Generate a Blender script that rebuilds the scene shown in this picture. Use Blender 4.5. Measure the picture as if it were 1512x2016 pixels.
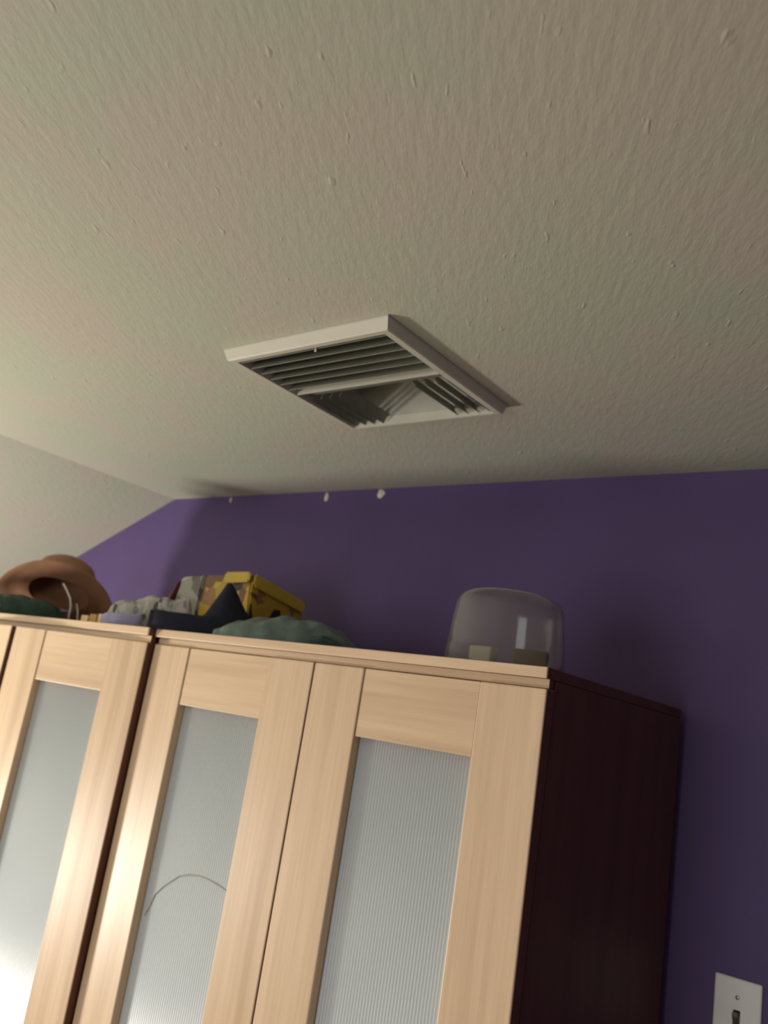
import bpy, bmesh, math, random
from mathutils import Vector, Matrix, noise

# ------------------------------------------------------------------ clear
for o in list(bpy.data.objects):
    bpy.data.objects.remove(o, do_unlink=True)
scene = bpy.context.scene
COL = scene.collection

def lin(r, g, b):
    f = lambda c: (c / 255 / 12.92) if c / 255 <= .04045 else ((c / 255 + .055) / 1.055) ** 2.4
    return (f(r), f(g), f(b), 1.0)

# ------------------------------------------------------------------ camera
cd = bpy.data.cameras.new('camera')
cam = bpy.data.objects.new('camera', cd)
COL.objects.link(cam)
right = Vector((0.7840, 0.6008, 0.1563))
down = Vector((-0.0236, 0.2805, -0.9596))
fwd = right.cross(down).normalized()
down = fwd.cross(right).normalized()
right.normalize()
M = Matrix((right, -down, -fwd)).transposed().to_4x4()
M.translation = Vector((0.5273, -1.0161, 1.6987))
cam.matrix_world = M
cd.sensor_fit = 'VERTICAL'
cd.sensor_height = 36.0
cd.lens = 1697.576 * 36.0 / 2016.0
cd.clip_start = .02
cd.dof.use_dof = True               # the phone focused short: everything is a little soft
cd.dof.focus_distance = .92
cd.dof.aperture_fstop = 6.0
scene.camera = cam

# ------------------------------------------------------------------ world, light, exposure
w = bpy.data.worlds.new('world')
scene.world = w
w.use_nodes = True
w.node_tree.nodes['Background'].inputs[0].default_value = (.03, .03, .035, 1)
w.node_tree.nodes['Background'].inputs[1].default_value = 1.0

def point_light(name, loc, power, radius, colour):
    l = bpy.data.lights.new(name, 'POINT')
    l.energy = power
    l.shadow_soft_size = radius
    l.color = colour
    o = bpy.data.objects.new(name, l)
    o.location = loc
    COL.objects.link(o)
    return o
# the bedroom's lamp, low on the left in front of the wardrobes
point_light('bedside_lamp', (-2.06, -.86, 1.06), 80, .13, (1.0, .95, .86))
# added fill behind the camera, standing in for an unseen, inferred window
wl = bpy.data.lights.new('window_fill', 'AREA')
wl.shape = 'RECTANGLE'
wl.size, wl.size_y = 1.1, 1.2
wl.energy = 22
wl.color = (.96, .97, 1.0)
wo = bpy.data.objects.new('window_fill', wl)
wo.location = (-.18, -3.15, 1.35)
wo.rotation_euler = (math.radians(90), 0, 0)
COL.objects.link(wo)

vs = scene.view_settings
vs.view_transform = 'Standard'
vs.look = 'None'
vs.gamma = 1
vs.use_curve_mapping = False
vs.exposure = 0.0

# ------------------------------------------------------------------ materials
def new_mat(name):
    m = bpy.data.materials.new(name)
    m.use_nodes = True
    nt = m.node_tree
    return m, nt, nt.nodes['Principled BSDF']

def N(nt, t, **kw):
    n = nt.nodes.new(t)
    for k, v in kw.items():
        setattr(n, k, v)
    return n

def coords(nt, scale=(1, 1, 1), rot=(0, 0, 0), kind='Object', vt='POINT'):
    tc = N(nt, 'ShaderNodeTexCoord')
    mp = N(nt, 'ShaderNodeMapping')
    mp.vector_type = vt
    mp.inputs['Scale'].default_value = scale
    mp.inputs['Rotation'].default_value = rot
    nt.links.new(tc.outputs[kind], mp.inputs['Vector'])
    return mp.outputs['Vector']

def noise_node(nt, vec, scale, detail=4, rough=.5):
    n = N(nt, 'ShaderNodeTexNoise')
    n.inputs['Scale'].default_value = scale
    n.inputs['Detail'].default_value = detail
    n.inputs['Roughness'].default_value = rough
    nt.links.new(vec, n.inputs['Vector'])
    return n.outputs['Fac']

def ramp(nt, fac, stops, interp='LINEAR'):
    r = N(nt, 'ShaderNodeValToRGB')
    r.color_ramp.interpolation = interp
    el = r.color_ramp.elements
    while len(el) > 1:
        el.remove(el[-1])
    el[0].position, el[0].color = stops[0]
    for p, c in stops[1:]:
        e = el.new(p)
        e.color = c
    nt.links.new(fac, r.inputs['Fac'])
    return r.outputs['Color']

def bump(nt, bsdf, height, strength, dist):
    b = N(nt, 'ShaderNodeBump')
    b.inputs['Strength'].default_value = strength
    b.inputs['Distance'].default_value = dist
    nt.links.new(height, b.inputs['Height'])
    nt.links.new(b.outputs['Normal'], bsdf.inputs['Normal'])

def plain(name, col, rough=.6, var=.08, scale=30, bump_s=0, bump_scale=120, metal=0):
    m, nt, b = new_mat(name)
    v = coords(nt)
    f = noise_node(nt, v, scale)
    lo = tuple(c * (1 - var) for c in col[:3]) + (1,)
    hi = tuple(min(1, c * (1 + var)) for c in col[:3]) + (1,)
    nt.links.new(ramp(nt, f, [(.3, lo), (.7, hi)]), b.inputs['Base Color'])
    b.inputs['Roughness'].default_value = rough
    b.inputs['Metallic'].default_value = metal
    if bump_s:
        bump(nt, b, noise_node(nt, v, bump_scale), bump_s, .002)
    return m

def ceiling_mat():
    m, nt, b = new_mat('painted_ceiling')
    v0 = coords(nt)
    f = noise_node(nt, v0, 5.0, 3)
    nt.links.new(ramp(nt, f, [(.40, (.495, .535, .425, 1)), (.60, (.54, .515, .435, 1))]), b.inputs['Base Color'])
    b.inputs['Roughness'].default_value = .75
    # rolled plaster relief: long soft ridges plus a few larger dabs
    rot = (0, 0, math.radians(CEIL_ROT))
    v1 = coords(nt, (3.2, 1.0, 1.0), rot, vt='TEXTURE')
    n1 = noise_node(nt, v1, 95, 3, .55)
    v2 = coords(nt, (2.6, 1.0, 1.0), rot, vt='TEXTURE')
    n2 = noise_node(nt, v2, 70, 2, .5)
    d = ramp(nt, n2, [(.68, (0, 0, 0, 1)), (.84, (1, 1, 1, 1))])
    mx = N(nt, 'ShaderNodeMath', operation='MULTIPLY_ADD')
    nt.links.new(d, mx.inputs[0])
    mx.inputs[1].default_value = 1.2
    nt.links.new(n1, mx.inputs[2])
    bump(nt, b, mx.outputs[0], .40, .0022)
    return m
CEIL_ROT = 122

def wood_mat(name, vertical, base=(218, 190, 158), rough=.40):
    m, nt, b = new_mat(name)
    sc = (1, 1, .035) if vertical else (.035, 1, 1)
    v = coords(nt, sc)
    oi = N(nt, 'ShaderNodeObjectInfo')
    off = N(nt, 'ShaderNodeVectorMath', operation='ADD')
    mul = N(nt, 'ShaderNodeMath', operation='MULTIPLY')
    mul.inputs[1].default_value = 37.0
    nt.links.new(oi.outputs['Random'], mul.inputs[0])
    nt.links.new(v, off.inputs[0])
    nt.links.new(mul.outputs[0], off.inputs[1])
    wide = noise_node(nt, off.outputs[0], 28, 2, .4)
    fine = noise_node(nt, off.outputs[0], 160, 4, .6)
    c = lin(*base)
    k = lambda s, w=1: (c[0] * s, c[1] * s * w, c[2] * s * w * w, 1)
    c1 = ramp(nt, wide, [(.30, k(.84, .95)), (.48, k(1)), (.70, k(1.10, 1.01))])
    c2 = ramp(nt, fine, [(.3, (.9, .88, .86, 1)), (.7, (1.04, 1.04, 1.04, 1))])
    mx = N(nt, 'ShaderNodeMix', data_type='RGBA', blend_type='MULTIPLY')
    mx.inputs[0].default_value = 1
    nt.links.new(c1, mx.inputs[6])
    nt.links.new(c2, mx.inputs[7])
    nt.links.new(mx.outputs[2], b.inputs['Base Color'])
    b.inputs['Roughness'].default_value = rough
    bump(nt, b, fine, .08, .0006)
    return m

def wall_mat(name, rgb):
    m, nt, b = new_mat(name)
    v = coords(nt)
    c = lin(*rgb)
    f = noise_node(nt, v, 4, 3)
    nt.links.new(ramp(nt, f, [(.3, tuple(x * .93 for x in c[:3]) + (1,)), (.7, tuple(x * 1.07 for x in c[:3]) + (1,))]),
                 b.inputs['Base Color'])
    b.inputs['Roughness'].default_value = .6
    b.inputs['Specular IOR Level'].default_value = .35
    bump(nt, b, noise_node(nt, v, 140, 3), .15, .0015)
    return m

def patch_mat(name, stops, scale, rough=.5, stretch=(1, 1, 1)):
    m, nt, b = new_mat(name)
    v = coords(nt, stretch)
    vo = N(nt, 'ShaderNodeTexVoronoi')
    vo.inputs['Scale'].default_value = scale
    nt.links.new(v, vo.inputs['Vector'])
    sep = N(nt, 'ShaderNodeSeparateColor')
    nt.links.new(vo.outputs['Color'], sep.inputs[0])
    nt.links.new(ramp(nt, sep.outputs[0], stops, 'CONSTANT'), b.inputs['Base Color'])
    b.inputs['Roughness'].default_value = rough
    return m

MAT = {}
MAT['ceiling'] = ceiling_mat()
MAT['wall'] = wall_mat('purple_paint', (92, 74, 122))
MAT['wall_pale'] = wall_mat('off_white_paint', (205, 196, 182))
MAT['floor'] = plain('dark_carpet', lin(168, 150, 128), .95, .2, 60, .6, 300)
MAT['wood_v'] = wood_mat('birch_upright_grain', True)
MAT['wood_h'] = wood_mat('birch_level_grain', False)
MAT['wood_side'] = wood_mat('red_brown_wood', True, (100, 62, 46), .5)  # one dark red brown for sides, top and edge strips
MAT['back'] = plain('white_hardboard', lin(190, 186, 178), .7)
MAT['frost'] = None
m, nt, b = new_mat('frosted_ribbed_plastic')
f = noise_node(nt, coords(nt), 6, 2)
nt.links.new(ramp(nt, f, [(.3, lin(194, 203, 210)), (.7, lin(202, 209, 215))]), b.inputs['Base Color'])
b.inputs['Roughness'].default_value = .36
b.inputs['Coat Weight'].default_value = .7
b.inputs['Coat Roughness'].default_value = .3
MAT['frost'] = m
MAT['streak'] = plain('grey_streak', lin(160, 160, 154), .6)
MAT['vent'] = plain('white_enamel', lin(205, 203, 188), .42, .03)
MAT['duct'] = plain('duct_metal', lin(186, 186, 174), .6, .1)
MAT['slat'] = plain('shaded_grey_enamel', lin(122, 124, 110), .5, .1, 60)  # darker than the frame: shade on slats and inner plate put into colour
MAT['plate'] = plain('white_switch_plastic', lin(238, 236, 230), .35, .02)
MAT['toggle'] = plain('brown_toggle', lin(88, 70, 52), .45)
MAT['steel'] = plain('screw_steel', lin(150, 150, 146), .35, .05, metal=.8)
MAT['dark_slot'] = plain('dark_slot', lin(40, 34, 28), .8)
MAT['chip'] = plain('bare_plaster', lin(225, 220, 205), .8)
MAT['felt'] = plain('brown_felt', lin(156, 114, 84), .85, .14, 25, .35, 400)
MAT['felt_band'] = plain('dark_brown_band', lin(96, 56, 36), .8, .1, 30)
MAT['cord'] = plain('white_cord', lin(226, 220, 206), .7)
MAT['green_bag'] = plain('dark_green_film', lin(34, 62, 50), .3, .35, 40, .5, 60)
MAT['bag_glint'] = plain('pale_glint', lin(150, 170, 168), .35, .2, 60)  # pale colour for the highlight on the green bag
MAT['navy'] = plain('navy_cloth', lin(26, 27, 44), .9, .15, 60, .3, 500)
MAT['lavender'] = plain('lavender_cloth', lin(176, 172, 208), .8, .12, 60, .3, 300)
MAT['teal'] = plain('grey_green_film', lin(104, 122, 114), .4, .25, 45, .5, 70)
MAT['dark_teal'] = plain('dark_green_knot', lin(44, 66, 62), .5, .2, 60)
MAT['cream'] = plain('cream_card', lin(236, 206, 150), .6, .15, 80)
MAT['amber'] = plain('amber_card', lin(196, 150, 92), .6, .15, 80)
MAT['grey_cloth'] = patch_mat('grey_white_plaid_cloth', [(0, lin(186, 184, 176)), (.45, lin(150, 150, 142)), (.62, lin(206, 203, 194)), (.90, lin(96, 98, 92))], 150, .85, (1, 1, .4))
MAT['box_yellow'] = patch_mat('yellow_print', [(0, lin(196, 164, 48)), (.38, lin(120, 78, 40)), (.58, lin(34, 30, 30)), (.72, lin(180, 148, 46)), (.88, lin(150, 108, 60))], 36, .4)
MAT['box_grey'] = patch_mat('grey_print', [(0, lin(150, 148, 138)), (.35, lin(96, 96, 88)), (.6, lin(186, 182, 168)), (.85, lin(70, 66, 60))], 30, .4)
MAT['maroon'] = plain('maroon_print', lin(96, 36, 40), .5)
MAT['yellow'] = plain('yellow_print_band', lin(206, 176, 58), .4, .06)
MAT['block_pale'] = plain('pale_card', lin(206, 196, 172), .7, .1)
MAT['block_brown'] = plain('kraft_card', lin(120, 98, 80), .7, .1)

m, nt, b = new_mat('clear_plastic')
b.inputs['Base Color'].default_value = (.93, .93, .90, 1)
b.inputs['Roughness'].default_value = .06
b.inputs['IOR'].default_value = 1.35
b.inputs['Transmission Weight'].default_value = 1
out = nt.nodes['Material Output']
df = N(nt, 'ShaderNodeBsdfDiffuse')
df.inputs['Color'].default_value = (.62, .58, .50, 1)
fz = noise_node(nt, coords(nt), 14, 2)
mr = N(nt, 'ShaderNodeMapRange')
mr.inputs['To Min'].default_value = .04
mr.inputs['To Max'].default_value = .11
nt.links.new(fz, mr.inputs['Value'])
ms = N(nt, 'ShaderNodeMixShader')
nt.links.new(mr.outputs[0], ms.inputs[0])
nt.links.new(b.outputs[0], ms.inputs[1])
nt.links.new(df.outputs[0], ms.inputs[2])
nt.links.new(ms.outputs[0], out.inputs['Surface'])
MAT['clear'] = m

# ------------------------------------------------------------------ mesh helpers
def obj(name, bm, mat, parent=None, loc=None, smooth=False):
    bmesh.ops.recalc_face_normals(bm, faces=bm.faces)
    me = bpy.data.meshes.new(name)
    bm.to_mesh(me)
    bm.free()
    if smooth:
        for p in me.polygons:
            p.use_smooth = True
    for mm in (mat if isinstance(mat, (list, tuple)) else [mat]):
        me.materials.append(mm)
    o = bpy.data.objects.new(name, me)
    COL.objects.link(o)
    if parent:
        o.parent = parent
    if loc:
        o.location = loc
    return o

def thing(name, label, cat, loc=(0, 0, 0), rz=0, group=None):
    o = bpy.data.objects.new(name, None)
    COL.objects.link(o)
    o.empty_display_size = .05
    o.location = loc
    o.rotation_euler = (0, 0, rz)
    return tag(o, label, cat, group)

def tag(o, label, cat, group=None):
    o['label'] = label
    o['category'] = cat
    if group:
        o['group'] = group
    return o

def struct(name, bm, mat, smooth=False):
    o = obj(name, bm, mat, smooth=smooth)
    o['kind'] = 'structure'
    return o

def add_box(bm, x0, x1, y0, y1, z0, z1, bev=0, seg=2, mi=0):
    t = bmesh.new()
    vs = [t.verts.new((x, y, z)) for x in (x0, x1) for y in (y0, y1) for z in (z0, z1)]
    for q in ((0, 1, 3, 2), (4, 6, 7, 5), (0, 4, 5, 1), (2, 3, 7, 6), (0, 2, 6, 4), (1, 5, 7, 3)):
        t.faces.new([vs[i] for i in q])
    if bev:
        bmesh.ops.bevel(t, geom=list(t.edges), offset=bev, segments=seg, affect='EDGES', profile=.5)
    merge(bm, t, mi)

def merge(bm, t, mi=0, mat=None):
    mp = {}
    for v in t.verts:
        mp[v] = bm.verts.new(mat @ v.co if mat else v.co)
    for f in t.faces:
        try:
            nf = bm.faces.new([mp[v] for v in f.verts])
            nf.material_index = mi
            nf.smooth = f.smooth
        except ValueError:
            pass
    t.free()

def box_bm(*a, **k):
    bm = bmesh.new()
    add_box(bm, *a, **k)
    return bm

def lathe(profile, seg=48, fn=None):
    """profile: list of (r, z); closed solid of revolution; fn(Vector, angle) may bend each point"""
    bm = bmesh.new()
    rings = []
    for r, z in profile:
        if r < 1e-6:
            p = Vector((0, 0, z))
            rings.append([bm.verts.new(fn(p, 0) if fn else p)])
        else:
            ring = []
            for i in range(seg):
                a = 2 * math.pi * i / seg
                p = Vector((r * math.cos(a), r * math.sin(a), z))
                ring.append(bm.verts.new(fn(p, a) if fn else p))
            rings.append(ring)
    for A, B in zip(rings, rings[1:]):
        for i in range(seg):
            j = (i + 1) % seg
            if len(A) == 1 and len(B) == 1:
                continue
            if len(A) == 1:
                bm.faces.new((A[0], B[i], B[j]))
            elif len(B) == 1:
                bm.faces.new((A[i], A[j], B[0]))
            else:
                bm.faces.new((A[i], A[j], B[j], B[i]))
    return bm

def tube(pts, r, seg=8, closed_ends=True):
    bm = bmesh.new()
    pts = [Vector(p) for p in pts]
    rings = []
    for i, p in enumerate(pts):
        t = (pts[min(i + 1, len(pts) - 1)] - pts[max(i - 1, 0)]).normalized()
        a = t.cross(Vector((0.3, 0.2, 1))).normalized()
        if a.length < .1:
            a = t.cross(Vector((1, 0, 0))).normalized()
        b = t.cross(a)
        rings.append([bm.verts.new(p + r * (math.cos(2 * math.pi * k / seg) * a + math.sin(2 * math.pi * k / seg) * b)) for k in range(seg)])
    for A, B in zip(rings, rings[1:]):
        for k in range(seg):
            bm.faces.new((A[k], A[(k + 1) % seg], B[(k + 1) % seg], B[k]))
    bm.faces.new(rings[0])
    bm.faces.new(rings[-1][::-1])
    return bm

def interp(pts, u):
    if u <= pts[0][0]:
        return pts[0][1]
    for (a, za), (b, zb) in zip(pts, pts[1:]):
        if u <= b:
            t = (u - a) / (b - a)
            return za + (zb - za) * t
    return pts[-1][1]

def mound(prof, d0, d1, nu=40, nv=22, p=2.4, wrinkle=.004, wscale=30, seed=0, z0=.0006, sharp=False):
    """soft heap: height profile along local x, super-elliptic section over local y in [d0, d1], flat underside"""
    bm = bmesh.new()
    u0, u1 = prof[0][0], prof[-1][0]
    top = []
    for i in range(nu + 1):
        u = u0 + (u1 - u0) * i / nu
        H = max(interp(prof, u), .002)
        e = math.sin(math.pi * min(max(i / nu, .03), .97)) ** .35
        row = []
        for j in range(nv + 1):
            s = -1 + 2 * j / nv
            h = H * max(0, 1 - abs(s) ** p) ** (1 / p)
            v = (d0 + d1) / 2 + s * (d1 - d0) / 2 * e
            n = noise.noise(Vector((u * wscale + seed, v * wscale, seed * 1.7))) * wrinkle
            hh = max(0.0, h + n * min(1, h / .02))
            row.append(bm.verts.new((u, v, z0 + hh)))
        top.append(row)
    bot = []
    for i in (0, nu):
        pass
    for i in range(nu):
        for j in range(nv):
            bm.faces.new((top[i][j], top[i + 1][j], top[i + 1][j + 1], top[i][j + 1]))
    ring = [top[i][0] for i in range(nu + 1)] + [top[nu][j] for j in range(1, nv + 1)] + \
           [top[i][nv] for i in range(nu - 1, -1, -1)] + [top[0][j] for j in range(nv - 1, 0, -1)]
    low = [bm.verts.new((v.co.x, v.co.y, 0.0)) for v in ring]
    n = len(ring)
    for k in range(n):
        bm.faces.new((ring[k], low[k], low[(k + 1) % n], ring[(k + 1) % n]))
    c = bm.verts.new(((u0 + u1) / 2, (d0 + d1) / 2, 0.0))
    for k in range(n):
        bm.faces.new((low[k], c, low[(k + 1) % n]))
    for f in bm.faces:
        f.smooth = True
    return bm

# ------------------------------------------------------------------ room shell
CZ, WY, CX, SL = 2.2414, 0.5293, -1.5634, 0.4093
XL, XR, YF = -3.30, 2.30, -3.20
VX0, VX1, VY0, VY1 = -.5406, -.2013, -.1965, .1377          # ceiling register, outer
HX0, HX1, HY0, HY1 = VX0 + .016, VX1 - .016, VY0 + .018, VY1 - .010   # its opening

bm = bmesh.new()
for a in ((CX, HX0, YF, WY), (HX1, XR, YF, WY), (HX0, HX1, YF, HY0), (HX0, HX1, HY1, WY)):
    add_box(bm, *a, CZ, CZ + .05)
# the slope over the left side belongs to the same plastered ceiling
zl = CZ - SL * (CX - XL)
nx, ny = 24, 6
prof = []
for i in range(nx + 1):
    x = CX + (XL - CX) * i / nx
    prof.append((x, CZ - SL * (CX - x)))
for (xa, za), (xb, zb) in zip(prof, prof[1:]):
    q = [bm.verts.new(c) for c in ((xa, YF, za), (xb, YF, zb), (xb, WY, zb), (xa, WY, za))]
    bm.faces.new(q)
    q2 = [bm.verts.new(c) for c in ((xa, YF, za + .05), (xa, WY, za + .05), (xb, WY, zb + .05), (xb, YF, zb + .05))]
    bm.faces.new(q2)
struct('ceiling', bm, MAT['ceiling'])

def gable(y0, y1):
    bm = bmesh.new()
    loop = [(XL, 0), (XR, 0), (XR, CZ), (CX, CZ), (XL, zl)]
    A = [bm.verts.new((x, y0, z)) for x, z in loop]
    B = [bm.verts.new((x, y1, z)) for x, z in loop]
    bm.faces.new(A)
    bm.faces.new(B[::-1])
    for k in range(5):
        bm.faces.new((A[k], B[k], B[(k + 1) % 5], A[(k + 1) % 5]))
    return bm
wb = struct('wall_back', gable(WY, WY + .08), MAT['wall'])
struct('wall_front', gable(YF - .08, YF), MAT['wall_pale'])
struct('wall_left', box_bm(XL - .08, XL, YF, WY, 0, zl), MAT['wall_pale'])
struct('wall_right', box_bm(XR, XR + .08, YF, WY, 0, CZ), MAT['wall'])
struct('floor', box_bm(XL, XR, YF, WY, -.05, 0), MAT['floor'])

# flakes of bare plaster along the wall's top edge
for (x, sx, sz) in ((-1.312, .0045, .010), (-.949, .007, .014), (-.772, .012, .013)):
    bm = bmesh.new()
    rnd = random.Random(int(-x * 100))
    pts = []
    for k in range(9):
        a = 2 * math.pi * k / 9
        r = .75 + .45 * rnd.random()
        pts.append((x + sx * r * math.cos(a), CZ - sz + sz * .95 * min(1, r) * math.sin(a)))
    A = [bm.verts.new((px, WY - .0004, pz)) for px, pz in pts]
    c = bm.verts.new((x, WY - .0035, CZ - sz * .9))
    for k in range(9):
        bm.faces.new((A[k], A[(k + 1) % 9], c))
    bm.faces.new(A[::-1])
    obj('plaster_flake', bm, MAT['chip'], wb)

# ------------------------------------------------------------------ wardrobes
W_, D_, H_ = .81, .50, 1.80
STI, RAIL, TH = .100, .100, .022
DW = W_ / 2 - .0015
DZ0, DZ1 = .060, 1.7725

def panel_bm(w):
    """one pane of vertically ribbed plastic, local x 0..w, front at y = 0"""
    bm = bmesh.new()
    n, k = 40, 4
    z0, z1 = DZ0 + RAIL - .012, DZ1 - RAIL + .012
    xs = []
    for i in range(n * k + 1):
        t = i / k
        xs.append((w * i / (n * k), -.0007 * abs(math.sin(math.pi * t)) ** .8))
    f0 = [bm.verts.new((x, y, z0)) for x, y in xs]
    f1 = [bm.verts.new((x, y, z1)) for x, y in xs]
    for i in range(len(xs) - 1):
        bm.faces.new((f0[i], f0[i + 1], f1[i + 1], f1[i])).smooth = True
    b = [bm.verts.new(c) for c in ((0, .004, z0), (w, .004, z0), (w, .004, z1), (0, .004, z1))]
    bm.faces.new(b)
    bm.faces.new([f0[0], f1[0], b[3], b[0]])
    bm.faces.new([f0[-1], b[1], b[2], f1[-1]])
    bm.faces.new(f1 + [b[2], b[3]])
    bm.faces.new(f0[::-1] + [b[0], b[1]])
    return bm

def door(parent, hinge, angle):
    """hinge 'l' or 'r'; the empty sits on the hinge edge; positive angle opens"""
    e = bpy.data.objects.new('door', None)
    COL.objects.link(e)
    e.parent = parent
    e.empty_display_size = .05
    if hinge == 'r':
        e.location = (0, 0, 0)
        e.rotation_euler = (0, 0, math.radians(angle))
        x0, x1 = -DW, 0
    else:
        e.location = (-W_, 0, 0)
        e.rotation_euler = (0, 0, -math.radians(angle))
        x0, x1 = 0, DW
    gap = .0006
    obj('stile', box_bm(x0, x0 + STI - gap, 0, TH, DZ0, DZ1, bev=.0018), MAT['wood_v'], e)
    obj('stile', box_bm(x1 - STI + gap, x1, 0, TH, DZ0, DZ1, bev=.0018), MAT['wood_v'], e)
    rx0, rx1 = x0 + STI + gap * .5, x1 - STI - gap * .5
    obj('top_rail', box_bm(rx0, rx1, .0022, TH - .001, DZ1 - RAIL, DZ1 - .0003, bev=.0012), MAT['wood_h'], e)
    obj('bottom_rail', box_bm(rx0, rx1, .0022, TH - .001, DZ0, DZ0 + RAIL, bev=.0012), MAT['wood_h'], e)
    obj('edge_shade', box_bm(x1 + .0001, x1 + .0007, .0012, TH - .0005, DZ0 + .001, DZ1 - .001), MAT['wood_side'], e)['label'] = 'dark brown strip, painted shade on the door edge'  # dark strip puts shade into the colour of the right-facing edge
    pw = x1 - x0 - 2 * STI
    p = obj('frosted_panel', panel_bm(pw - .0004), MAT['frost'], e, loc=(x0 + STI + .0002, .0160, 0))
    p['label'] = 'grey white frosted panel of ribbed plastic'
    return e

def wardrobe(name, label, loc, angles):
    t = thing(name, label, 'wardrobe', loc)
    t['group'] = 'birch wardrobes along the purple wall'
    cy = TH + .003
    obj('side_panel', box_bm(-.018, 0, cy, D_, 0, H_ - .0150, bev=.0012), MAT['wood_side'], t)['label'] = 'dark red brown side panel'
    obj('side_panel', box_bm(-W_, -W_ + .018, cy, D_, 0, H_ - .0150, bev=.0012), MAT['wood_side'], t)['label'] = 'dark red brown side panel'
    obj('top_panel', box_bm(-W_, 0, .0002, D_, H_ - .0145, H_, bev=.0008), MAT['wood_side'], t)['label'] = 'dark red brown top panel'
    obj('front_edge', box_bm(-W_, 0, -.004, 0, H_ - .0145, H_, bev=.0012), MAT['wood_h'], t)['label'] = 'birch front edge of the top panel'
    obj('edge_shade', box_bm(-.0009, -.0002, .0068, .0174, DZ1 + .0012, H_ - .0148), MAT['wood_side'], t)  # dark cap: shade painted on the head strip's right end
    obj('head_strip', box_bm(-W_ + .001, -.001, .0070, .0175, DZ1 + .0012, H_ - .0147), MAT['wood_h'], t)
    obj('bottom_panel', box_bm(-W_ + .0185, -.0185, cy, D_ - .006, .06, .078), MAT['wood_h'], t)
    obj('plinth', box_bm(-W_ + .0185, -.0185, cy + .03, cy + .048, 0, .0595), MAT['wood_h'], t)
    obj('back_panel', box_bm(-W_ + .0185, -.0185, D_ - .005, D_ - .001, .079, H_ - .02), MAT['back'], t)
    l = door(t, 'l', angles[0])
    r = door(t, 'r', angles[1])
    return t, l, r

ra, la_, ra_ = wardrobe('wardrobe', 'birch wardrobe on the right, doors shut, clear plastic dome on its top', (0, 0, 0), (0, 0))
lb, lb_, rb_ = wardrobe('wardrobe', 'birch wardrobe on the left, doors slightly ajar, brown hat on its top', (-.812, -.016, 0), (6.2, 5.3))

# thin grey arc on the right wardrobe's left pane
arc = [(-.7005, 1.325), (-.693, 1.345), (-.683, 1.362), (-.668, 1.379), (-.6526, 1.3915), (-.633, 1.4025), (-.613, 1.4095), (-.59, 1.4135),
       (-.57, 1.4133), (-.545, 1.411), (-.52, 1.4066)]
arc = [(x + (.0025 * math.sin(i * 2.1) if 0 < i < 10 else 0) + W_, .0150, z) for i, (x, z) in enumerate(arc)]
mark = obj('arc_mark', tube(arc, .0011, 6), MAT['streak'], la_)
mark['label'] = 'thin grey arched line across the frosted pane'

# ------------------------------------------------------------------ ceiling register
VZ = CZ - .0186                                     # lowest plane of the frame
vent = thing('ceiling_vent', 'white square air vent with angled slats set in the ceiling', 'vent',
             ((VX0 + VX1) / 2, (VY0 + VY1) / 2, VZ))
def frame_bm():
    bm = bmesh.new()
    ox, oy = (VX0 + VX1) / 2, (VY0 + VY1) / 2
    def ring(x0, x1, y0, y1, z):
        return [bm.verts.new((x - ox, y - oy, z - VZ)) for x, y in ((x0, y0), (x1, y0), (x1, y1), (x0, y1))]
    rs = [ring(VX0, VX1, VY0, VY1, CZ - .0004), ring(VX0, VX1, VY0, VY1, CZ - .003),
          ring(VX0 + .004, VX1 - .004, VY0 + .008, VY1 - .004, VZ + .0015),
          ring(VX0 + .006, VX1 - .006, VY0 + .010, VY1 - .006, VZ),
          ring(HX0 + .001, HX1 - .001, HY0 + .001, HY1 - .001, VZ),
          ring(HX0 + .001, HX1 - .001, HY0 + .001, HY1 - .001, CZ - .0004)]
    for A, B in zip(rs, rs[1:] + rs[:1]):
        for k in range(4):
            bm.faces.new((A[k], A[(k + 1) % 4], B[(k + 1) % 4], B[k]))
    return bm
obj('frame', frame_bm(), MAT['vent'], vent)
def vloc(x, y, z):
    return Vector((x - (VX0 + VX1) / 2, y - (VY0 + VY1) / 2, z - VZ))
# duct above the opening: four thin sheets and a lid
bm = bmesh.new()
e = .0025
zt = CZ + .10
for a in ((HX0 + e, HX1 - e, HY0 + e, HY0 + e + .001), (HX0 + e, HX1 - e, HY1 - e - .001, HY1 - e),
          (HX0 + e, HX0 + e + .001, HY0 + e, HY1 - e), (HX1 - e - .001, HX1 - e, HY0 + e, HY1 - e)):
    p0, p1 = vloc(a[0], a[2], CZ - .002), vloc(a[1], a[3], zt)
    add_box(bm, p0.x, p1.x, p0.y, p1.y, p0.z, p1.z)
p0, p1 = vloc(HX0 + e, HY0 + e, zt), vloc(HX1 - e, HY1 - e, zt + .001)
add_box(bm, p0.x, p1.x, p0.y, p1.y, p0.z, p1.z)
obj('duct_box', bm, MAT['duct'], vent)

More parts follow.
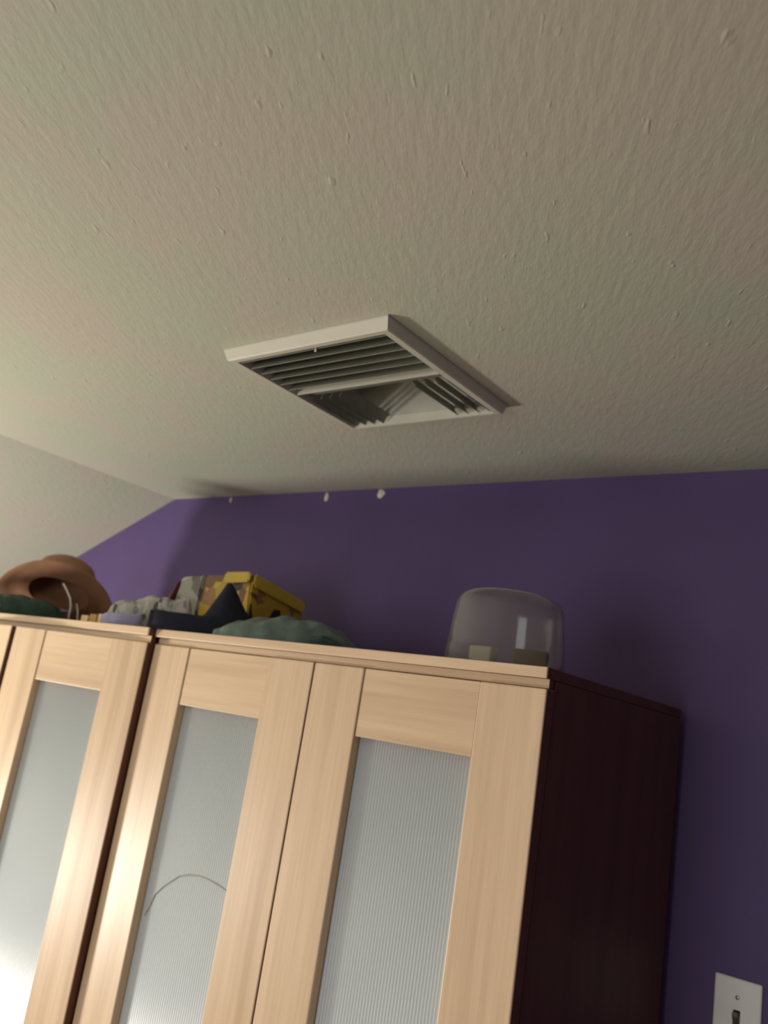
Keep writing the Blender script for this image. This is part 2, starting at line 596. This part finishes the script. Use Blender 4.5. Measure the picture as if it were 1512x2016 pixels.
def slat(length, chord, tilt, along, loc, n=5):
    """slightly curved blade; along 'x' or 'y'; tilt leans its lower edge"""
    bm = bmesh.new()
    rows = []
    for i in range(n + 1):
        s = -.5 + i / n
        c = Vector((s * chord * math.cos(tilt), 0, s * chord * math.sin(tilt)))
        c += Vector((-math.sin(tilt), 0, math.cos(tilt))) * (.0016 * (1 - 4 * s * s))
        nrm = Vector((-math.sin(tilt), 0, math.cos(tilt))) * .0006
        rows.append((c + nrm, c - nrm))
    def put(v, t):
        return Vector((t, v.x, v.z)) if along == 'x' else Vector((v.x, t, v.z))
    vs = []
    for t in (-length / 2, length / 2):
        vs.append(([bm.verts.new(put(a, t)) for a, b in rows], [bm.verts.new(put(b, t)) for a, b in rows]))
    (u0, l0), (u1, l1) = vs
    for i in range(n):
        bm.faces.new((u0[i], u0[i + 1], u1[i + 1], u1[i]))
        bm.faces.new((l0[i], l1[i], l1[i + 1], l0[i + 1]))
    bm.faces.new((u0[0], u1[0], l1[0], l0[0]))
    bm.faces.new((u0[n], l0[n], l1[n], u1[n]))
    bm.faces.new(u0 + l0[::-1])
    bm.faces.new(u1[::-1] + l1)
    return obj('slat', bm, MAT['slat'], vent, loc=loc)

T = math.radians(58)
DIV = -.046
SZ = VZ + .0120
first = None
yy = HY0 + .014
for k in range(6):
    y = HY0 + .0135 + k * (DIV - HY0 - .018) / 5
    slat(HX1 - HX0 - .006, .025, T, 'x', vloc((HX0 + HX1) / 2, y, SZ))
obj('divider', (lambda p0, p1: box_bm(p0.x, p1.x, p0.y, p1.y, p0.z, p1.z))(
    vloc(HX0 + .0035, DIV + .009, VZ + .001), vloc(HX1 - .0035, DIV + .0105, VZ + .026)), MAT['vent'], vent)
p0, p1 = vloc(HX0 + .0045, DIV + .0115, VZ + .0125), vloc(HX1 - .0045, DIV + .040, VZ + .0137)
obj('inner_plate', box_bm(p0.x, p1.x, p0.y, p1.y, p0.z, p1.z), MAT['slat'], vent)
YS = DIV + .0425
fl = HY1 - .004 - YS
for k in range(4):
    slat(fl, .021, T, 'y', vloc(HX0 + .013 + k * .0215, YS + fl / 2, SZ))
    slat(fl, .021, math.pi - T, 'y', vloc(HX1 - .013 - k * .0215, YS + fl / 2, SZ))
# damper lever poking out beside the near frame edge
lv = vloc(-.355, HY0 + .006, VZ - .004)
obj('damper_lever', box_bm(lv.x - .002, lv.x + .002, lv.y - .001, lv.y + .001, lv.z, lv.z + .018, bev=.0006), MAT['vent'], vent)

# ------------------------------------------------------------------ light switch
sw = thing('light_switch', 'white wall plate with a brown toggle on the purple wall', 'light switch', (.1103, WY, 1.345))
bm = bmesh.new()
pw, ph = .0355, .0572
add_box(bm, -pw, pw, -.0062, -.0004, -ph, ph, bev=.0028, seg=3)
obj('wall_plate', bm, MAT['plate'], sw)
obj('toggle_slot', box_bm(-.0052, .0052, -.0068, -.0060, -.0122, .0122), MAT['dark_slot'], sw)
bm = bmesh.new()
t = bmesh.new()
vsx = []
for z, y, hw in ((-.0090, -.0064, .0046), (.0090, -.0064, .0046), (.0115, -.0175, .0038), (.0050, -.0182, .0038)):
    vsx.append((t.verts.new((-hw, y, z)), t.verts.new((hw, y, z))))
L = [a for a, b_ in vsx]
R = [b_ for a, b_ in vsx]
t.faces.new(L)
t.faces.new(R[::-1])
for k in range(4):
    t.faces.new((L[k], R[k], R[(k + 1) % 4], L[(k + 1) % 4]))
bmesh.ops.bevel(t, geom=list(t.edges), offset=.0007, segments=2, affect='EDGES')
merge(bm, t)
obj('toggle', bm, MAT['toggle'], sw)
for z in (.0302, -.0302):
    bm = lathe([(0, 0), (.0032, 0), (.0032, .0006), (.0022, .0012), (0, .0014)], 16)
    bmesh.ops.rotate(bm, verts=bm.verts, matrix=Matrix.Rotation(math.radians(90), 3, 'X'))
    s = obj('screw', bm, MAT['steel'], sw, loc=(0, -.0062, z))
    obj('screw_slot', box_bm(-.0004, .0004, -.0017, -.0012, -.0026, .0026), MAT['dark_slot'], s)

# ------------------------------------------------------------------ things on top of the wardrobes
TOP = H_

# clear dome cover, standing near the right front corner
dome = thing('dome_cover', 'clear plastic dome cover standing at the right end of the wardrobe top', 'dome', (-.137, .118, TOP))
outer = [(.0925, .0), (.0925, .004), (.0895, .006), (.0875, .03), (.0845, .06), (.0815, .085)]
for k in range(1, 9):
    a = math.radians(90 * k / 8)
    outer.append((.0545 + .027 * math.cos(a), .0875 + .027 * math.sin(a)))
outer += [(.036, .1165), (.018, .1178), (0, .1182)]
inner = [(max(0, r - .0013), max(0.0, z - .0013)) for r, z in outer[2:]]
inner[-1] = (0, .1169)
inner[0] = (.0882, 0)
bm = lathe(outer + inner[::-1] + [outer[0]], 72)
bmesh.ops.remove_doubles(bm, verts=bm.verts, dist=1e-6)
obj('dome', bm, MAT['clear'], dome, smooth=True)

# two small card pieces kept under the dome
bm = bmesh.new()
add_box(bm, -.019, .019, -.012, .012, .0, .030, bev=.003)
tag(obj('card_box', bm, MAT['block_pale'], loc=(-.158, .092, TOP), smooth=False), 'small pale box under the clear dome, left one', 'box')
bm = bmesh.new()
add_box(bm, -.026, .026, -.02, .02, .0, .033, bev=.004)
o = tag(obj('card_box', bm, MAT['block_brown'], loc=(-.098, .128, TOP)), 'small brownish box under the clear dome, right one', 'box')
o.rotation_euler.z = .45

# soft heaps: local x runs to the viewer's right
def heap(name, label, cat, x, y, rx, ry, prof, d0, d1, mat, **k):
    t = tag(obj(name, mound(prof, d0, d1, **k), mat, loc=(x, y, TOP), smooth=True), label, cat)
    t.rotation_euler.z = math.atan2(ry, rx)
    return t

heap('plastic_bag', 'grey green crumpled plastic bag at the front of the right wardrobe top', 'bag', -.581, .115, .7096, .7046,
     [(-.135, .010), (-.10, .030), (-.058, .043), (-.005, .053), (.050, .052), (.090, .043), (.125, .018), (.15, .004)],
     -.075, .075, MAT['teal'], wrinkle=.010, wscale=38, seed=3)
heap('dark_pouch', 'small dark green pouch beside the grey green bag, right of it', 'pouch', -.470, .075, .73, .68,
     [(-.04, .004), (-.02, .016), (.0, .022), (.025, .018), (.06, .004)], -.03, .03, MAT['dark_teal'], wrinkle=.006, wscale=60, seed=8)

# navy peaked garment: flat flap to the left, peak on the right
t = thing('navy_hat', 'dark navy pointed cloth hat with flat brim lying left, beside grey green bag', 'hat', (-.772, .085, TOP), math.atan2(.7673, .6413))
bm = mound([(-.112, .034), (-.09, .036), (-.06, .036), (-.02, .037), (.03, .036), (.075, .030), (.085, .020)], -.055, .055, p=6, wrinkle=.003, wscale=40, seed=5)
obj('brim', bm, MAT['navy'], t, smooth=True)
bm = mound([(-.030, .028), (-.0117, .042), (.0081, .0865), (.0190, .1110), (.0272, .1125), (.0400, .098), (.0500, .082), (.0719, .0514), (.080, .032)],
           -.036, .036, p=1.6, wrinkle=.004, wscale=30, seed=6, z0=.002)
obj('peak', bm, MAT['navy'], t, smooth=True)

# grey and white cloth behind it
heap('folded_cloth', 'grey and white patterned cloth folded between the brown hat and yellow box', 'cloth', -1.005, .130, .6005, .7996,
     [(-.100, .014), (-.090, .046), (-.052, .066), (-.005, .078), (.036, .084), (.066, .088), (.076, .05)],
     -.024, .018, MAT['grey_cloth'], p=3.5, wrinkle=.009, wscale=48, seed=11)

# lavender cloth at the front edge
heap('lavender_cloth', 'lavender folded cloth at the front edge, left of the navy hat', 'cloth', -.985, .045, .577, .8168,
     [(-.045, .018), (-.036, .024), (0, .029), (.030, .031), (.036, .02)], -.028, .02, MAT['lavender'], p=5, wrinkle=.003, wscale=50, seed=13)

# cream and amber card pieces in a little row
rnd = random.Random(4)
labs = ['small cream card box right of the white cord, first in the row', 'small amber card box second from left beside lavender cloth',
        'small cream card box third from left beside lavender cloth', 'small cream card box touching the lavender cloth']
for k in range(4):
    bm = bmesh.new()
    hgt = (.015, .019, .021, .023)[k]
    add_box(bm, -.0112, .0112, -.007, .007, 0, hgt, bev=.0015)
    s = -.039 + k * .026
    o = tag(obj('card_block', bm, MAT['amber'] if k == 1 else MAT['cream'], loc=(-1.0310 + .995 * s, .018 + .10 * s, TOP)), labs[k], 'box',
            'small card boxes in a row on the left wardrobe')
    o.rotation_euler.z = .10 + rnd.uniform(-.10, .10)

# yellow printed box, slightly crushed, standing across both wardrobes
bx = thing('printed_box', 'yellow printed box with brown, black and grey patches behind the navy hat', 'box', (-.92, .29, TOP))
def hexa(top, bot, cuts=6, crush=.003, seed=1):
    bm = bmesh.new()
    A = [bm.verts.new(p) for p in top]
    B = [bm.verts.new(p) for p in bot]
    bm.faces.new(A)
    bm.faces.new(B[::-1])
    for k in range(4):
        bm.faces.new((A[k], B[k], B[(k + 1) % 4], A[(k + 1) % 4]))
    bmesh.ops.bevel(bm, geom=list(bm.edges), offset=.004, segments=2, affect='EDGES')
    bmesh.ops.subdivide_edges(bm, edges=list(bm.edges), cuts=cuts, use_grid_fill=True)
    for v in bm.verts:
        if v.co.z > .004:
            v.co += Vector((noise.noise(v.co * 18 + Vector((seed, 0, 0))), noise.noise(v.co * 18 + Vector((0, seed, 0))),
                            .5 * noise.noise(v.co * 18 + Vector((0, 0, seed))))) * crush
    return bm
b0 = Vector((-.92, .29, 0))
S = lambda *p: tuple(Vector(p) - b0)
bm = hexa([S(-.955, .20, .148), S(-.806, .20, .152), S(-.800, .36, .124), S(-.955, .39, .126)],
          [S(-.955, .20, 0), S(-.790, .205, 0), S(-.786, .37, 0), S(-.955, .40, 0)])
obj('body', bm, MAT['box_yellow'], bx)
bm = hexa([S(-1.035, .205, .142), S(-.957, .20, .148), S(-.957, .39, .126), S(-1.03, .40, .118)],
          [S(-1.085, .215, 0), S(-.957, .20, 0), S(-.957, .40, 0), S(-1.07, .41, 0)], seed=4)
obj('left_panel', bm, MAT['box_grey'], bx)['label'] = 'grey and white printed end'
bm = hexa([S(-1.052, .206, .132), S(-1.0375, .206, .141), S(-1.034, .38, .118), S(-1.05, .38, .112)],
          [S(-1.088, .208, .085), S(-1.062, .206, .09), S(-1.055, .38, .09), S(-1.078, .38, .085)], cuts=2, crush=.001)
obj('flap', bm, MAT['maroon'], bx)['label'] = 'maroon end flap'
bm = hexa([S(-.882, .1935, .1535), S(-.806, .1935, .1555), S(-.804, .198, .156), S(-.882, .198, .1535)],
          [S(-.882, .1935, .130), S(-.806, .1935, .134), S(-.804, .198, .134), S(-.882, .198, .13)], cuts=1, crush=0)
obj('front_band', bm, MAT['yellow'], bx)['label'] = 'plain yellow band on the front'
bm = hexa([S(-.8035, .205, .1535), S(-.7990, .205, .1535), S(-.7925, .36, .1255), S(-.797, .36, .1255)],
          [S(-.8015, .205, .128), S(-.7970, .205, .128), S(-.7905, .36, .100), S(-.795, .36, .100)], cuts=1, crush=0)
obj('side_band', bm, MAT['yellow'], bx)['label'] = 'plain yellow band along the side'

# brown hat tilted on its back, underside of the brim to the viewer
hat = thing('brown_hat', 'brown felt hat with wide tilted brim at the left end of the wardrobe top', 'hat', (-1.520, .20, TOP))
fw = Vector((-.8618, .5073, 0))          # away from the viewer
rt = Vector((.5073, .8618, 0))
axis = (Vector((0, 0, 1)) * .86 + fw * .46 + rt * .10).normalized()
xa = rt - axis * rt.dot(axis)
xa.normalize()
ya = axis.cross(xa)
HM = Matrix((xa, ya, axis)).transposed().to_4x4()
HM.translation = rt * .006 + Vector((0, 0, .083))
def brim_bend(p, a):
    r = math.hypot(p.x, p.y)
    k = max(0, (r - .08) / .06)
    p = p.copy()
    p.z -= .024 * k * k * math.cos(a) ** 2
    return p
bm = lathe([(.076, .001), (.10, .0), (.125, .0), (.146, -.001), (.148, .001), (.146, .003), (.125, .0035), (.10, .0035), (.078, .005), (.076, .001)], 56, brim_bend)
bm.transform(HM)
obj('brim', bm, MAT['felt'], hat, smooth=True)
def crown_bend(p, a):
    p = p.copy()
    p.x *= 1.10
    p.y *= .92
    if p.z > .07:
        p.z -= .016 * max(0, 1 - abs(p.y) / .035) * min(1, (p.z - .07) / .02)
    return p
bm = lathe([(.077, .003), (.076, .03), (.072, .06), (.066, .082), (.052, .095), (.03, .099), (0, .100), (0, .097), (.03, .096), (.050, .092), (.063, .08),
            (.069, .06), (.073, .03), (.074, .003), (.077, .003)], 48, crown_bend)
bmesh.ops.remove_doubles(bm, verts=bm.verts, dist=1e-6)
bm.transform(HM)
obj('crown', bm, MAT['felt'], hat, smooth=True)
bm = lathe([(.0785, .006), (.0775, .024), (.0790, .024), (.0800, .006), (.0785, .006)], 48, crown_bend)
bm.transform(HM)
obj('hat_band', bm, MAT['felt_band'], hat, smooth=True)

# chin cord of the hat hanging over the brim
def cord(px):
    return [tuple(p) for p in px]
c0 = Vector((-1.520, .20, TOP))
def at(u, h, d):                      # u right, d towards the viewer, h above the top
    return rt * u - fw * d + Vector((0, 0, h))
obj('chin_cord', tube([at(.010, .104, .11), at(.022, .088, .118), at(.034, .070, .121), at(.040, .050, .122), at(.040, .028, .122), at(.044, .010, .122), at(.045, .002, .122)], .0022, 8),
    MAT['cord'], hat, smooth=True)
obj('chin_cord', tube([at(.052, .062, .10), at(.058, .045, .108), at(.062, .024, .112), at(.066, .002, .112)], .0016, 8), MAT['cord'], hat, smooth=True)

# dark green bag tucked below the brim
dg = heap('green_bag', 'dark green plastic bag tucked under the brim of the brown hat', 'bag', -1.445, .075, .4922, .8705,
     [(-.10, .02), (-.075, .042), (-.04, .050), (.01, .052), (.05, .048), (.080, .038), (.10, .026), (.112, .006)], -.036, .012, MAT['green_bag'], p=3, wrinkle=.010, wscale=40, seed=21)

bm = mound([(-.016, .004), (-.010, .016), (0, .024), (.008, .020), (.014, .004)], -.012, .012, nu=14, nv=10, wrinkle=.003, wscale=90, seed=31)
kn = obj('glint_blob', bm, MAT['bag_glint'], dg, loc=(-.058, -.030, .016), smooth=True)  # pale blob added as a painted highlight on the bag
kn['label'] = 'pale blob painted in for a highlight on the bag'
